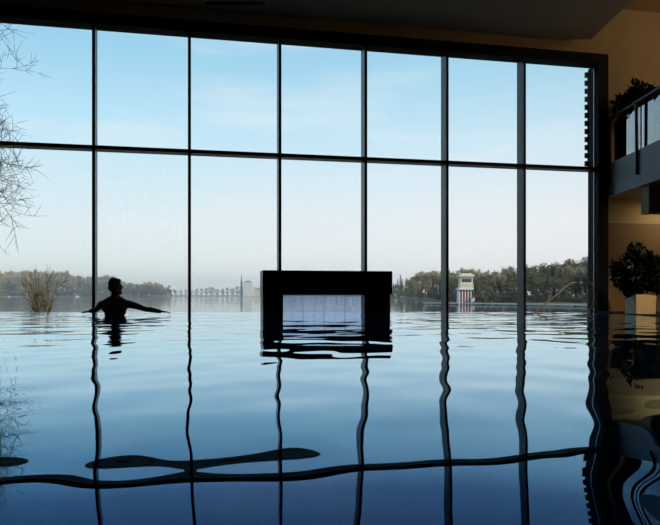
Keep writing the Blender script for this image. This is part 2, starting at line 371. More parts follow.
-4.3930,-0.6184,3.1871,4.2623e-04,2.5339,-5.7827,0.1746,6.7360e-04,-5.9701,-7.1118,4.0399,4.3580e-04,-1.7392,-11.7692,4.6887,1.1606e-03,
10.1033,1.2926,3.6764,3.4956e-04,-13.3550,-33.1401,1.9855,2.2784e-06,7.5672,-5.9872,3.2065,8.3439e-04,1.9982,2.8660,2.1872,1.4897e-03,
1.2324,-7.2539,3.0835,2.1021e-03,2.5216,-14.2196,6.1735,6.5055e-04,10.7233,7.7480,2.4272,4.5587e-04,-3.1021,-3.4128,3.5801,4.5500e-04,
-14.3080,44.0681,5.3464,8.9057e-06,-15.8081,21.0973,5.2413,1.6899e-05,3.2960,-0.1521,4.0806,2.4498e-04,-6.5090,-3.8621,5.9664,8.1332e-04,
-4.5565,0.8318,0.6466,4.9128e-04,2.8644,-11.7183,5.2827,1.0486e-03,-26.9385,27.4968,3.2071,5.7303e-06,6.6897,8.8516,4.1073,4.6389e-04,
7.6003,-1.1762,3.5934,9.1143e-04,16.2778,32.6883,3.8153,5.5818e-06,9.1377,-8.1772,1.5256,1.1773e-03,3.3895,-0.6231,5.8834,3.4252e-04,
-32.3160,8.0444,0.4341,1.6558e-05,24.9992,29.4296,5.7747,6.9854e-06,-28.7509,9.1240,4.0776,1.4112e-05,-6.4502,-2.2456,6.0057,3.1566e-04,
0.8890,-4.7387,1.5943,1.5844e-03,25.8746,-0.1717,1.7391,5.8504e-05,0.1430,5.5064,5.9091,1.1079e-03,21.3467,5.8282,3.2694,5.0600e-04,
9.6267,-1.3907,0.0658,1.1892e-03,5.4265,0.0974,3.0217,5.4784e-04,27.7893,-8.3045,0.2489,2.0770e-05,8.8697,-8.8185,2.2362,1.3646e-03,
3.3639,-3.0726,2.7472,4.4640e-04,-12.6993,11.1611,0.2994,1.7630e-04,]).reshape(-1, 4)
def ripple_set(seed, n, rms, l0, l1):
    rg = np.random.default_rng(seed)
    lam = np.exp(rg.uniform(np.log(l0), np.log(l1), n)); ang = rg.uniform(0, 2 * np.pi, n); k = 2 * np.pi / lam
    sl = rg.uniform(.5, 1, n); sl *= rms / math.sqrt((sl ** 2).sum() / 2)
    return np.stack([k * np.cos(ang) * .7, k * np.sin(ang), rg.uniform(0, 2 * np.pi, n), sl / k], -1)
RIPPLES = ripple_set(7, 40, .011, .18, .45)          # livelier water by the window, round the swimmer and the swim-out
ROLLERS = ripple_set(15, 26, .012, .42, 1.05) * np.array([.6, 1, 1, 1])    # long crests running along the window
def ease(t):
    t = np.clip(t, 0, 1); return t * t * (3 - 2 * t)
def trains(x, y, w):
    z = np.zeros_like(x)
    for kx, ky, ph, a in w:
        z += a * np.sin(kx * x + ky * y + ph)
    return z
def wave_height(x, y):
    return (trains(x, y, SWELL) + trains(x, y, RIPPLES) * ease((y - 3.0) / 4.0) + trains(x, y, ROLLERS) * ease((y - 2.6) / 2.4)
            + trains(x, y, CREST) * ease((2.7 - y) / 1.0) * ease((y - .3) / .4) * ease((x + 1.75) / .6) * ease((.82 - x) / .36))
def water_mat():
    m = bpy.data.materials.new('pool_water')
    m.use_nodes = True
    t = m.node_tree
    t.nodes.clear()
    lw = t.nodes.new('ShaderNodeLayerWeight'); lw.inputs['Blend'].default_value = .5
    def rp(stops):
        r = t.nodes.new('ShaderNodeValToRGB'); e = r.color_ramp.elements
        while len(e) > 1: e.remove(e[0])
        for i, (p, c) in enumerate(stops):
            el = e[0] if i == 0 else e.new(p)
            el.position = p; el.color = (*c, 1)
        t.links.new(lw.outputs['Facing'], r.inputs[0])
        return r
    # reflectance of the deep blue water, steep view to grazing view
    fr = rp([(0, (.01, .012, .02)), (.60, (.03, .042, .075)), (.67, (.036, .062, .122)), (.72, (.055, .10, .188)), (.76, (.13, .235, .345)),
             (.80, (.22, .36, .47)), (.85, (.355, .515, .63)), (.92, (.60, .79, .88)), (1, (1, 1, 1))])
    gl = t.nodes.new('ShaderNodeBsdfGlossy'); gl.inputs['Roughness'].default_value = 0
    t.links.new(fr.outputs[0], gl.inputs['Color'])
    df = t.nodes.new('ShaderNodeBsdfDiffuse'); df.inputs[0].default_value = (.002, .010, .045, 1)
    ad = t.nodes.new('ShaderNodeAddShader')
    t.links.new(gl.outputs[0], ad.inputs[0]); t.links.new(df.outputs[0], ad.inputs[1])
    o = t.nodes.new('ShaderNodeOutputMaterial'); t.links.new(ad.outputs[0], o.inputs['Surface'])
    return m
M_WATER = water_mat()
gx = np.concatenate([np.linspace(POOL_X0, -1.6, 150)[:-1], np.linspace(-1.6, 1.6, 180)[:-1], np.linspace(1.6, POOL_X1, 92)])
gy = np.concatenate([np.linspace(POOL_Y0, 0, 40)[:-1], np.linspace(0, 2.4, 170)[:-1], np.linspace(2.4, POOL_Y1, 280)])
nx, ny = len(gx), len(gy)
GX, GY = np.meshgrid(gx, gy)
GZ = wave_height(GX, GY)
verts = np.stack([GX, GY, GZ], -1).reshape(-1, 3)
idx = np.arange(nx * ny).reshape(ny, nx)
faces = np.stack([idx[:-1, :-1], idx[:-1, 1:], idx[1:, 1:], idx[1:, :-1]], -1).reshape(-1, 4)
me = bpy.data.meshes.new('pool_water')
me.vertices.add(len(verts)); me.vertices.foreach_set('co', verts.ravel())
me.loops.add(faces.size); me.loops.foreach_set('vertex_index', faces.ravel().astype(np.int32))
me.polygons.add(len(faces)); me.polygons.foreach_set('loop_start', np.arange(0, faces.size, 4, dtype=np.int32))
me.polygons.foreach_set('use_smooth', np.ones(len(faces), bool))
me.update(calc_edges=True); me.validate()
me.materials.append(M_WATER)
pw = bpy.data.objects.new('pool_water', me); C.objects.link(pw)
tag(pw, 'rippled dark blue pool water mirroring the window bars', 'water', kind='structure')

# basin under the water and the deck beside it
x0, x1, y0, y1 = POOL_X0, POOL_X1, POOL_Y0, POOL_Y1
tag(obj('pool_basin', boxes((x0 - .2, x1, y0 - .2, y1 + .15, -1.45, -1.30), (x0 - .2, x0, y0 - .2, y1 + .15, -1.30, -.03),
                            (x1 - .1, x1, y0 - .2, y1 + .15, -1.30, -.03), (x0, x1 - .1, y0 - .2, y0, -1.30, -.03),
                            (x0, x1 - .1, y1 - .02, y1 + .15, -1.30, -.03)), M_POOL),
    'dark tiled pool basin below the water', 'pool', kind='structure')
tag(obj('floor', boxes((x1, 9.6, -9, 12.25, -.30, .012), (-7.6, x1, -9, y0 - .2, -.30, .012)), M_DECK),
    'dark stone pool deck beside the water', 'floor', kind='structure')

# ------------------------------------------------------------------ walls and ceilings of the hall
def extrude_poly(pts, z0, z1):
    bm = bmesh.new()
    lo = [bm.verts.new((p[0], p[1], z0)) for p in pts]; hi = [bm.verts.new((p[0], p[1], z1)) for p in pts]
    bm.faces.new(lo[::-1]); bm.faces.new(hi)
    for i in range(len(pts)):
        j = (i + 1) % len(pts)
        bm.faces.new((lo[i], lo[j], hi[j], hi[i]))
    return bm
HEAD_TOP = 4.84
CEIL = 5.75
SL = MUL[0] - .1
wall_north = empty('wall_front', ORIG, TH)
tag(wall_north, 'tan plaster end wall around the window', 'wall', kind='structure')
obj('wall_over_window', boxes((SL - .5, JAMB1, .0, .30, HEAD_TOP, 6.1)), M_UPPER, wall_north)
obj('wall_beside_window', boxes((JAMB1, 12.2, .02, .30, -1.2, 6.1)), M_UPPER, wall_north)
tb = bmesh.new()
box(tb, JAMB1 + .004, 12.2, -.01, .02, .01, 1.68)
wt = obj('stone_tile_facing', tb, M_TILE, wall_north)
wl = W(SL - .4, .3)
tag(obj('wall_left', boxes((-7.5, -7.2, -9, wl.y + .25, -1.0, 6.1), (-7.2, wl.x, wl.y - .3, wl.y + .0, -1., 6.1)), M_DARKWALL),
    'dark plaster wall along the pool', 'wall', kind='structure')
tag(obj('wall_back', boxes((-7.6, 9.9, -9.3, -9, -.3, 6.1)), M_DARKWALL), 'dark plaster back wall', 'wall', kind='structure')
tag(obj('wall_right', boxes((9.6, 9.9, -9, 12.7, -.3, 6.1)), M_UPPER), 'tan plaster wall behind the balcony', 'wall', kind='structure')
cb = extrude_poly([(-7.6, -9.3), (9.9, -9.3), tuple(W(12.5, .3))[:2], tuple(W(SL - 1.2, .3))[:2]], CEIL, CEIL + .35)
tag(obj('ceiling', cb, M_UPPER), 'tan upper ceiling of the pool hall', 'ceiling', kind='structure')
# lowered dark panel: its far edge runs parallel to the window, its right edge along the balcony
PZ = 5.02
e0, e1 = W(SL - .2, -.16), W(6.85, -.16)
pb = extrude_poly([(-7.2, -9), (4.98, -9), (4.80, e1.y - .02), (e1.x - .18, e1.y), (e0.x, e0.y)], PZ, PZ + .12)
tag(obj('ceiling_panel', pb, M_CEIL), 'dark grey lowered ceiling over the pool', 'ceiling', kind='structure')
tag(obj('ceiling_vent', boxes((-2.0, -1.05, 10.42, 10.50, PZ - .012, PZ + .01)), M_BLACK), 'narrow dark slot vent in the lowered grey ceiling', 'vent')

# ------------------------------------------------------------------ the window
win = empty('window_1', ORIG, TH)
tag(win, 'tall dark framed window wall facing the lake', 'window', kind='structure')
D0, D1 = -.03, .23
obj('head_frame', boxes((SL - .4, JAMB1, D0 - .02, D1, TOP, HEAD_TOP)), M_JAMB, win)
obj('jamb', boxes((JAMB0, JAMB1, D0 - .02, D1 + .06, -1.2, TOP)), M_JAMB, win)
obj('jamb', boxes((SL - .4, SL, D0, D1, -1.2, TOP)), M_JAMB, win)
for s in MUL:
    obj('mullion', boxes((s - .024, s + .024, D0, D1, -.25, TOP)), M_FRAME, win, bevel=.003)
edges = [SL] + MUL[1:] + [JAMB0]
for a, b in zip(edges, edges[1:]):
    p0 = a if a == SL else a + .02                      # panes are let a little into the bars on either side
    p1 = b if b == JAMB0 else b - .02
    obj('transom', boxes((p0, p1, D0 + .01, D1 - .03, TRAN - .03, TRAN + .03)), M_FRAME, win)
    obj('glass_pane', boxes((p0, p1, .10, .108, TRAN + .03, TOP)), M_GLASS, win)
    obj('glass_pane', boxes((p0, p1, .10, .108, .74 if abs(a - MUL[4]) < .01 else -.2, TRAN - .03)), M_GLASS, win)

# ------------------------------------------------------------------ black portal of the swim-out
portal = empty('swim_out_portal', ORIG + Vector((0, 0, 0)), TH)
tag(portal, 'black box portal over the swim-through opening at the window foot', 'portal')
PS0, PS1, PI0, PI1, PTOP, PBOT = 1.055, 3.305, 1.40, 2.895, .732, .336
obj('lintel', boxes((PS0, PS1, -.14, .34, PBOT, PTOP)), M_BLACK, portal, bevel=.006)
obj('pillar', boxes((PS0 + .006, PI0, -.12, .32, -1.29, PBOT)), M_BLACK, portal)
obj('pillar', boxes((PI1, PS1 - .035, -.12, .32, -1.29, PBOT)), M_BLACK, portal)
curtain = empty('strip_curtain', W(2.15, .12, PBOT), TH)
tag(curtain, 'clear plastic strip curtain hanging in the black swim-out portal', 'curtain')
obj('hanging_bar', boxes((-.745, .74, -.012, .012, -.02, 0)), M_STEEL, curtain)
rg = random.Random(3)
nstr = 8
for i in range(nstr):
    a = -.745 + 1.485 * i / nstr
    y = .012 * (-1) ** i
    obj('strip', boxes((a - .004, a + 1.485 / nstr + .004, y - .002, y + .002, -PBOT - .06, -.02)), M_STRIP, curtain)
# ------------------------------------------------------------------ slatted sunscreen strip outside the right jamb
lou = empty('sun_louvre', ORIG, TH)
tag(lou, 'black toothed louvre strip outside the right window jamb', 'louvre')
obj('rail', boxes((7.36, 7.41, .30, .33, 2.72, 4.62)), M_FRAME, lou)
for i in range(12):
    z = 2.80 + .155 * i
    obj('slat', boxes((7.30, 7.37, .30, .33, z, z + .098)), M_FRAME, lou)

# ------------------------------------------------------------------ balcony of the right wing
FX = 5.235                                          # face of the balcony fascia
end_y = lambda x: W(0, 0).y + (x - W(0, 0).x) * math.tan(TH)
bal = empty('balcony', (FX, 12.0, 2.16))
tag(bal, 'blue grey balcony with solid front above the pool deck', 'balcony', kind='structure')
sb = extrude_poly([(FX + .12, -9), (9.6, -9), (9.6, end_y(9.6)), (FX + .12, end_y(FX + .12))], 2.16, 2.50)
for v in sb.verts: v.co -= Vector((FX, 12.0, 2.16))
obj('slab', sb, M_UPPER, bal)
fb = extrude_poly([(FX, -9), (FX + .12, -9), (FX + .12, end_y(FX + .12)), (FX, end_y(FX))], 2.16, 2.785)
for v in fb.verts: v.co -= Vector((FX, 12.0, 2.16))
obj('fascia', fb, M_FASCIA, bal)
tag(obj('beam', boxes((5.30, 9.6, 10.80, 11.08, 1.69, 2.16)), M_UPPER), 'tan dropped beam under the balcony', 'beam', kind='structure')

rail = empty('balustrade', (FX, 12.0, 2.785))
tag(rail, 'glass balustrade with dark posts and handrail on the balcony', 'railing')
RO = Vector((FX, 12.0, 2.785))
bm = bmesh.new()
tube(bm, [Vector((FX - .02, 12.08, 3.60)) - RO, Vector((FX - .02, 8.0, 3.60)) - RO, Vector((FX - .02, -6, 3.60)) - RO], .026, 10)
obj('handrail', bm, M_RAIL, rail, smooth=True)
py = [12.12 - 1.07 * i for i in range(9)]
for y in py:
    b = boxes((-.055, -.005, y - 12 - .012, y - 12 + .012, -.42, .80))
    for v in b.verts:
        if v.co.z < 0: v.co.x += .012
    obj('post', b, M_RAIL, rail, bevel=.003)
for i, y in enumerate(py[:-1]):
    yy = y - .46
    bm = bmesh.new()
    tube(bm, [(.09, yy - 12, -.28), (.09, yy - 12, .60), (.085, yy - 12, .66), (.06, yy - 12, .73), (.0, yy - 12, .795)], [.022, .022, .022, .02, .018], 8)
    obj('bent_post', bm, M_RAIL, rail, smooth=True)
    obj('glass_panel', boxes((.055, .063, y - 1.06 - 12 + .02, y - .02 - 12, .02, .74)), M_RAILGLASS, rail)

# ------------------------------------------------------------------ warm downlights of the wing
M_LAMP = bpy.data.materials.new('warm_lamp_glass'); M_LAMP.use_nodes = True
_p = M_LAMP.node_tree.nodes['Principled BSDF']
_p.inputs['Emission Color'].default_value = (1, .72, .38, 1); _p.inputs['Emission Strength'].default_value = 6
_p.inputs['Base Color'].default_value = (.8, .7, .5, 1)
def downlight(x, y, z, watts, aim, size, label):
    r = empty('downlight', (x, y, z))
    tag(r, label, 'lamp')
    bm = bmesh.new()
    pr = [(.045, -.002), (.075, -.006), (.08, .0), (.08, .03), (.05, .04), (.045, .01)]
    rings = [[bm.verts.new((a * math.cos(2 * PI * k / 20), a * math.sin(2 * PI * k / 20), c)) for k in range(20)] for a, c in pr]
    for i in range(len(rings)):
        q = rings[(i + 1) % len(rings)]
        for k in range(20):
            bm.faces.new((rings[i][k], rings[i][(k + 1) % 20], q[(k + 1) % 20], q[k]))
    obj('trim_ring', bm, M_STEEL, r)
    bm = bmesh.new(); bmesh.ops.create_circle(bm, cap_ends=True, segments=20, radius=.046)
    for v in bm.verts: v.co.z = .012
    obj('lamp_face', bm, M_LAMP, r)
    d = bpy.data.lights.new('downlight_beam', 'SPOT')
    d.energy = watts; d.color = (1, .74, .46); d.spot_size = size; d.spot_blend = .8; d.shadow_soft_size = .05
    l = bpy.data.objects.new('downlight_beam', d); C.objects.link(l)
    l.parent = r; l.location = (0, 0, -.03)
    l.rotation_euler = (Vector((x, y, z)) - Vector(aim)).to_track_quat('Z', 'Y').to_euler()
    return r
downlight(5.75, 8.2, 2.16, 200, (5.05, 10.6, .2), .9, 'recessed warm downlight under the balcony aimed at the cream planter')
# added warm fill strip lighting the end wall, kept out of view behind the beam
cove = empty('cove_fill_light', (7.75, 12.0, 2.155), .05)
tag(cove, 'added unseen warm fill strip behind the dropped beam under the balcony', 'lamp')
obj('housing', boxes((-1.6, 1.6, -.05, .05, -.03, .0)), M_STEEL, cove)
obj('diffuser', boxes((-1.58, 1.58, -.035, .035, -.042, -.03)), M_LAMP, cove)
_d = bpy.data.lights.new('cove_fill_glow', 'AREA'); _d.shape = 'RECTANGLE'; _d.size = 3.1; _d.size_y = .06; _d.energy = 20; _d.color = (1, .78, .48)
_l = bpy.data.objects.new('cove_fill_glow', _d); C.objects.link(_l); _l.parent = cove; _l.location = (0, 0, -.05)
downlight(8.8, 9.6, CEIL, 40, (6.6, 12.3, 4.2), 2.2, 'recessed warm downlight in the upper ceiling above the balcony')

fill_lamp = empty('wall_fill_lamp', (9.6, 9.4, 4.0))  # lamp added out of view to lift the ceiling panel and upper wall
tag(fill_lamp, 'added out-of-view warm fill lamp high on the wall behind the balcony', 'lamp')
bm = bmesh.new()
pr = [(.02, -.12), (.07, -.10), (.12, .0), (.14, .10)]
rings = [[bm.verts.new((-a * math.sin(PI * k / 12), a * math.cos(PI * k / 12), c)) for k in range(13)] for a, c in pr]
for p_, q_ in zip(rings, rings[1:]):
    for k in range(12): bm.faces.new((p_[k], p_[k + 1], q_[k + 1], q_[k]))
obj('shade', bm, M_CREAM, fill_lamp, smooth=True)
bm = bmesh.new(); bmesh.ops.create_icosphere(bm, subdivisions=2, radius=.04, matrix=Matrix.Translation((-.06, 0, .05)))
obj('bulb', bm, M_LAMP, fill_lamp, smooth=True)
_d = bpy.data.lights.new('fill_lamp_glow', 'POINT'); _d.energy = 48; _d.color = (1, .80, .55); _d.shadow_soft_size = .06
_l = bpy.data.objects.new('fill_lamp_glow', _d); C.objects.link(_l); _l.parent = fill_lamp; _l.location = (-.16, 0, .22)

# ------------------------------------------------------------------ plants in planters
def leafy(name_seed, r, h0, h1, n, leaf, droop=.0, stems=9):
    rg = random.Random(name_seed)
    st = bmesh.new(); lf = bmesh.new()
    for i in range(stems):
        a = rg.uniform(0, 2 * PI); rr = r * rg.uniform(.2, .75); top = Vector((rr * math.cos(a), rr * math.sin(a), rg.uniform(.6, .95) * (h1 - h0) + h0))
        tube(st, [(.1 * rr * math.cos(a), .1 * rr * math.sin(a), -.03), (top.x * .5, top.y * .5, top.z * .55), top], [.010, .008, .003], 5)
    for i in range(n):
        d = rnd_dir(rg); q = rg.random() ** .35
        lump = 1 + .22 * math.sin(5 * d.x + 3 * d.z) + .18 * math.sin(7 * d.y + 2)
        c = Vector((d.x * r * q * lump, d.y * r * q * lump, (h0 + h1) / 2 + d.z * (h1 - h0) / 2 * q * lump))
        ax = (d + rnd_dir(rg) * .9 + Vector((0, 0, .3 - droop))).normalized()
        sd = ax.cross(rnd_dir(rg)).normalized()
        l = leaf * rg.uniform(.6, 1.25); w = l * .22
        nrm = ax.cross(sd) * l * .12
        p = [c - ax * l * .5, c + sd * w + nrm, c + ax * l * .5, c - sd * w + nrm]
        lf.faces.new([lf.verts.new(k) for k in p])
    return st, lf
def planter_box(parent, w, d, h, m):
    bm = bmesh.new()
    ring = lambda a, b, z: [bm.verts.new((sx * a / 2, sy * b / 2, z)) for sx, sy in ((-1, -1), (1, -1), (1, 1), (-1, 1))]
    R = [ring(w * .94, d * .94, 0), ring(w, d, h), ring(w - .04, d - .04, h), ring(w - .05, d - .05, h - .05)]
    for p, q in zip(R, R[1:]):
        for k in range(4): bm.faces.new((p[k], p[(k + 1) % 4], q[(k + 1) % 4], q[k]))
    bm.faces.new(R[0][::-1]); bm.faces.new(R[3])
    return obj('planter', bm, m, parent)
def potted(loc, w, d, h, r, h0, h1, n, leaf, seed, label, m=M_PLANTER, hgt=0):
    e = empty('potted_shrub', loc)
    tag(e, label, 'potted plant')
    planter_box(e, w, d, h, m)
    obj('soil', boxes((-w / 2 + .026, w / 2 - .026, -d / 2 + .026, d / 2 - .026, h - .049, h - .03)), M_SOIL, e)
    st, lf = leafy(seed, r, h0, h1, n, leaf)
    for v in st.verts: v.co.z += h - .03
    for v in lf.verts: v.co.z += h - .03
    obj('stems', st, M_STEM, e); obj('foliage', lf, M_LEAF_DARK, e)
    return e
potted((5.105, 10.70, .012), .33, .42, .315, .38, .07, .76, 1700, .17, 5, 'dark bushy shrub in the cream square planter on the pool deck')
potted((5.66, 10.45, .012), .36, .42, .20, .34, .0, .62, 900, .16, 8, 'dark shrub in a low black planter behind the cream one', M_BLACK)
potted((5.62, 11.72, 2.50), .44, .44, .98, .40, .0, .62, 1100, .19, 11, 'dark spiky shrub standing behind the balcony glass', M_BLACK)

# ------------------------------------------------------------------ pool handrail
hr = empty('pool_handrail', (4.55, 11.45, 0))
tag(hr, 'bent steel grab rail rising from the water by the right jamb', 'handrail')
def hp(px, py, Y=11.45):
    return Vector(((px - 330) / 650 * Y - 4.55, Y - 11.45, EYE + (295.5 - py) / 650 * Y))
def smooth_path(P, n=6):
    out = []
    for i in range(len(P) - 1):
        p0, p1, p2, p3 = P[max(i - 1, 0)], P[i], P[i + 1], P[min(i + 2, len(P) - 1)]
        for k in range(n):
            t = k / n
            out.append(.5 * ((2 * p1) + (p2 - p0) * t + (2 * p0 - 5 * p1 + 4 * p2 - p3) * t * t + (3 * p1 - p0 - 3 * p2 + p3) * t ** 3))
    out.append(P[-1])
    return out
bm = bmesh.new()
ctrl = [(-.02, 0, -.6), (0, 0, .02), (.07, 0, .17), (.075, 0, .44), (.05, 0, .51), (-.01, 0, .532), (-.26, 0, .535), (-.36, 0, .505), (-.70, 0, .22), (-.95, 0, .02), (-1.2, 0, -.2)]
tube(bm, smooth_path([Vector(c) for c in ctrl]), .014, 8)
obj('rail_tube', bm, M_STEEL, hr, smooth=True)
bm = bmesh.new()
tube(bm, [(-.03, 0, -.6), (-.03, 0, .53)], .010, 8)
obj('rail_post', bm, M_STEEL, hr, smooth=True)
hr.location.x = 4.57

# ------------------------------------------------------------------ swimmer
def blob(bm, c, r, rot=None):
    mt = Matrix.Translation(Vector(c))
    if rot is not None: mt = mt @ rot
    bmesh.ops.create_icosphere(bm, subdivisions=3, radius=1, matrix=mt @ Matrix.Diagonal((*r, 1)))
def cone(bm, a, b, ra, rb, n=None):
    a, b = Vector(a), Vector(b)
    L_ = (b - a).length
    n = n or max(3, int(L_ / (.35 * min(ra, rb))) + 1)
    for i in range(n + 1):
        t = i / n
        p = a.lerp(b, t); r = ra + (rb - ra) * t
        bmesh.ops.create_icosphere(bm, subdivisions=2, radius=r, matrix=Matrix.Translation(p))
def limb(bm, pts):
    for (a, ra), (b, rb) in zip(pts, pts[1:]):
        cone(bm, a, b, ra, rb)
def remeshed(name, bm, m, parent, voxel, smooth_it=3):
    o = obj(name, bm, m, parent)
    md = o.modifiers.new('remesh', 'REMESH'); md.mode = 'VOXEL'; md.voxel_size = voxel; md.use_smooth_shade = True
    ms = o.modifiers.new('smooth', 'SMOOTH'); ms.iterations = smooth_it; ms.factor = .5
    bpy.context.view_layer.update()
    dg = bpy.context.evaluated_depsgraph_get()
    nm = bpy.data.meshes.new_from_object(o.evaluated_get(dg))
    old = o.data
    o.modifiers.clear(); o.data = nm
    bpy.data.meshes.remove(old)
    nm.name = name
    for p in nm.polygons: p.use_smooth = True
    if not nm.materials: nm.materials.append(m)
    return o
# local frame: x right, y towards the lake (the way the back is turned from us), z from the water
per = empty('person', (-3.315, 10.0, 0))
tag(per, 'person standing chest deep in the pool with arms spread, looking to the right', 'person')
b = bmesh.new()
sh = [(-.195, .0, .175), (.205, .0, .180)]
# torso
for z, w, dp, yy in [(-.42, .165, .115, 0), (-.33, .155, .11, 0), (-.24, .145, .105, .0), (-.15, .145, .105, 0), (-.06, .150, .11, 0), (.03, .158, .115, 0), (.10, .165, .11, 0), (.155, .155, .095, 0)]:
    blob(b, (.003, yy, z), (w, dp, .085))
blob(b, (-.10, -.03, .13), (.10, .085, .085)); blob(b, (.11, -.03, .13), (.10, .085, .085))
blob(b, (-.075, .05, .06), (.085, .07, .07)); blob(b, (.08, .05, .06), (.085, .07, .07))
# trapezius and neck
limb(b, [((-.16, 0, .19), .055), ((-.06, 0, .245), .058), ((.0, .005, .28), .058)])
limb(b, [((.17, 0, .19), .055), ((.07, 0, .245), .058), ((.01, .005, .28), .058)])
limb(b, [((.0, 0, .2), .072), ((.006, .005, .27), .067), ((.012, .012, .34), .066), ((.014, .015, .40), .068)])
# head, turned to the right: f = face direction, r = side
yaw = math.radians(-58)
HR = Matrix.Rotation(yaw, 4, 'Z')
HC = Vector((.012, .012, .445))
def hd(x, y, z): return HC + HR @ (Vector((x, y, z)) * 1.06)
blob(b, hd(0, -.012, .035), (.073, .092, .088), HR)
blob(b, hd(0, .022, -.02), (.064, .068, .085), HR)
blob(b, hd(0, .045, -.075), (.044, .042, .038), HR)          # jaw
blob(b, hd(0, .075, -.092), (.022, .020, .020), HR)          # chin
blob(b, hd(0, .066, .028), (.050, .022, .020), HR)           # brow
limb(b, [(hd(0, .083, .018), .009), (hd(0, .098, -.012), .013), (hd(0, .092, -.020), .012)])   # nose
for s in (-1, 1):
    blob(b, hd(.011 * s, .088, -.020), (.009, .011, .008), HR)
    blob(b, hd(.074 * s, -.010, .0), (.010, .019, .031), HR)  # ear
    blob(b, hd(.074 * s, -.004, -.026), (.008, .010, .010), HR)
    blob(b, hd(.036 * s, .060, -.018), (.022, .018, .020), HR)  # cheek
    blob(b, hd(.030 * s, .074, .008), (.014, .012, .010), HR)  # eyeball bulge
blob(b, hd(0, .081, -.048), (.022, .012, .006), HR)           # lips
blob(b, hd(0, .079, -.060), (.020, .012, .007), HR)
# arms
def hand(b, wrist, d, up, side, curl=.25):
    d = d.normalized(); up = (up - d * up.dot(d)).normalized(); s_ = d.cross(up).normalized() * side
    for i, off in enumerate((-.030, -.010, .010, .028)):
        limb(b, [(wrist, .020), (wrist + d * .05 + s_ * off * .8, .015), (wrist + d * .088 + s_ * off, .0125)])
    for i, (off, ln) in enumerate(((-.033, .066), (-.011, .078), (.011, .073), (.031, .056))):
        k = wrist + d * .088 + s_ * off
        spread = (d + s_ * off * 3.2).normalized()
        p1 = k + (spread - up * curl * .5).normalized() * ln * .45
        p2 = p1 + (spread - up * curl * 1.0).normalized() * ln * .32
        p3 = p2 + (spread - up * curl * 1.5).normalized() * ln * .28
        limb(b, [(k, .0105), (p1, .0095), (p2, .0085), (p3, .007)])
    t0 = wrist + d * .022 - s_ * .026
    t1 = t0 + (d * .7 - s_ * .8).normalized() * .04
    t2 = t1 + (d * .9 - s_ * .35 - up * .2).normalized() * .034
    limb(b, [(t0, .017), (t1, .0125), (t2, .009)])
UP = Vector((0, 0, 1))
LE, LW = Vector((-.345, .17, .085)), Vector((-.445, .205, .062))
limb(b, [((-.15, 0, .165), .07), ((-.205, .015, .172), .062), ((-.275, .09, .13), .050), (LE, .040), ((-.385, .19, .078), .043), (LW, .032)])
hand(b, LW, Vector((-.11, .05, -.010)), UP, -1)
RE, RW = Vector((.455, .06, .098)), Vector((.660, .13, .062))
limb(b, [((.16, 0, .17), .07), ((.215, .01, .178), .062), ((.33, .03, .145), .050), (RE, .040), ((.54, .085, .088), .043), (RW, .032)])
hand(b, RW, Vector((.20, .045, -.014)), UP, 1)
# hips and legs
blob(b, (0, 0, -.50), (.17, .125, .12))
for s in (-1, 1):
    limb(b, [((.09 * s, 0, -.52), .095), ((.10 * s, .0, -.70), .08), ((.10 * s, .01, -.90), .056), ((.105 * s, -.01, -1.02), .055), ((.105 * s, -.01, -1.22), .037)])
    limb(b, [((.105 * s, -.03, -1.26), .034), ((.11 * s, .06, -1.27), .032), ((.115 * s, .14, -1.28), .022)])
remeshed('body', b, M_SKIN, per, .0055, 4)
h = bmesh.new()
blob(h, hd(0, -.018, .045), (.079, .094, .090), HR)
blob(h, hd(0, -.055, -.010), (.066, .056, .065), HR)
blob(h, hd(0, .030, .085), (.058, .050, .040), HR)
for s in (-1, 1): blob(h, hd(.064 * s, .012, .025), (.014, .026, .036), HR)
rg = random.Random(4)
for i in range(60):
    d = rnd_dir(rg)
    if d.z < -.2 or (d.y > .5 and d.z < .5): continue
    blob(h, hd(d.x * .076, -.018 + d.y * .090, .045 + d.z * .088), (.012, .012, .008), HR)
remeshed('hair', h, M_HAIR, per, .006, 3)
t = bmesh.new()
blob(t, (0, 0, -.49), (.182, .137, .12))
for s in (-1, 1): limb(t, [((.09 * s, 0, -.53), .106), ((.10 * s, 0, -.70), .095)])
remeshed('swim_trunks', t, M_TRUNKS, per, .012, 2)

# ================================================================== outdoors
LAKE = -.99
def grid_ground(name, rows, m):
    bm = bmesh.new()
    vs_ = [[bm.verts.new(p) for p in r] for r in rows]
    for a, b_ in zip(vs_, vs_[1:]):
        for i in range(len(a) - 1):
            bm.faces.new((a[i], a[i + 1], b_[i + 1], b_[i]))
    return obj(name, bm, m, smooth=True)
lm = bpy.data.materials.new('lake_water'); lm.use_nodes = True
t = lm.node_tree; p = t.nodes['Principled BSDF']
p.inputs['Base Color'].default_value = (.03, .045, .05, 1); p.inputs['Roughness'].default_value = .06; p.inputs['IOR'].default_value = 1.33
co = t.nodes.new('ShaderNodeTexCoord'); ma = t.nodes.new('ShaderNodeMapping'); ma.inputs['Scale'].default_value = (.5, .25, 1)
n = t.nodes.new('ShaderNodeTexNoise'); n.inputs['Scale'].default_value = 1.2; n.inputs['Detail'].default_value = 3
bu = t.nodes.new('ShaderNodeBump'); bu.inputs['Strength'].default_value = .03; bu.inputs['Distance'].default_value = .05
t.links.new(co.outputs['Object'], ma.inputs[0]); t.links.new(ma.outputs[0], n.inputs['Vector'])
t.links.new(n.outputs[0], bu.inputs['Height']); t.links.new(bu.outputs[0], p.inputs['Normal'])
tag(grid_ground('lake', [[(-900, 26, LAKE), (900, 26, LAKE)], [(-900, 1200, LAKE), (900, 1200, LAKE)]], lm), 'calm grey lake beyond the pool edge', 'lake', kind='structure')
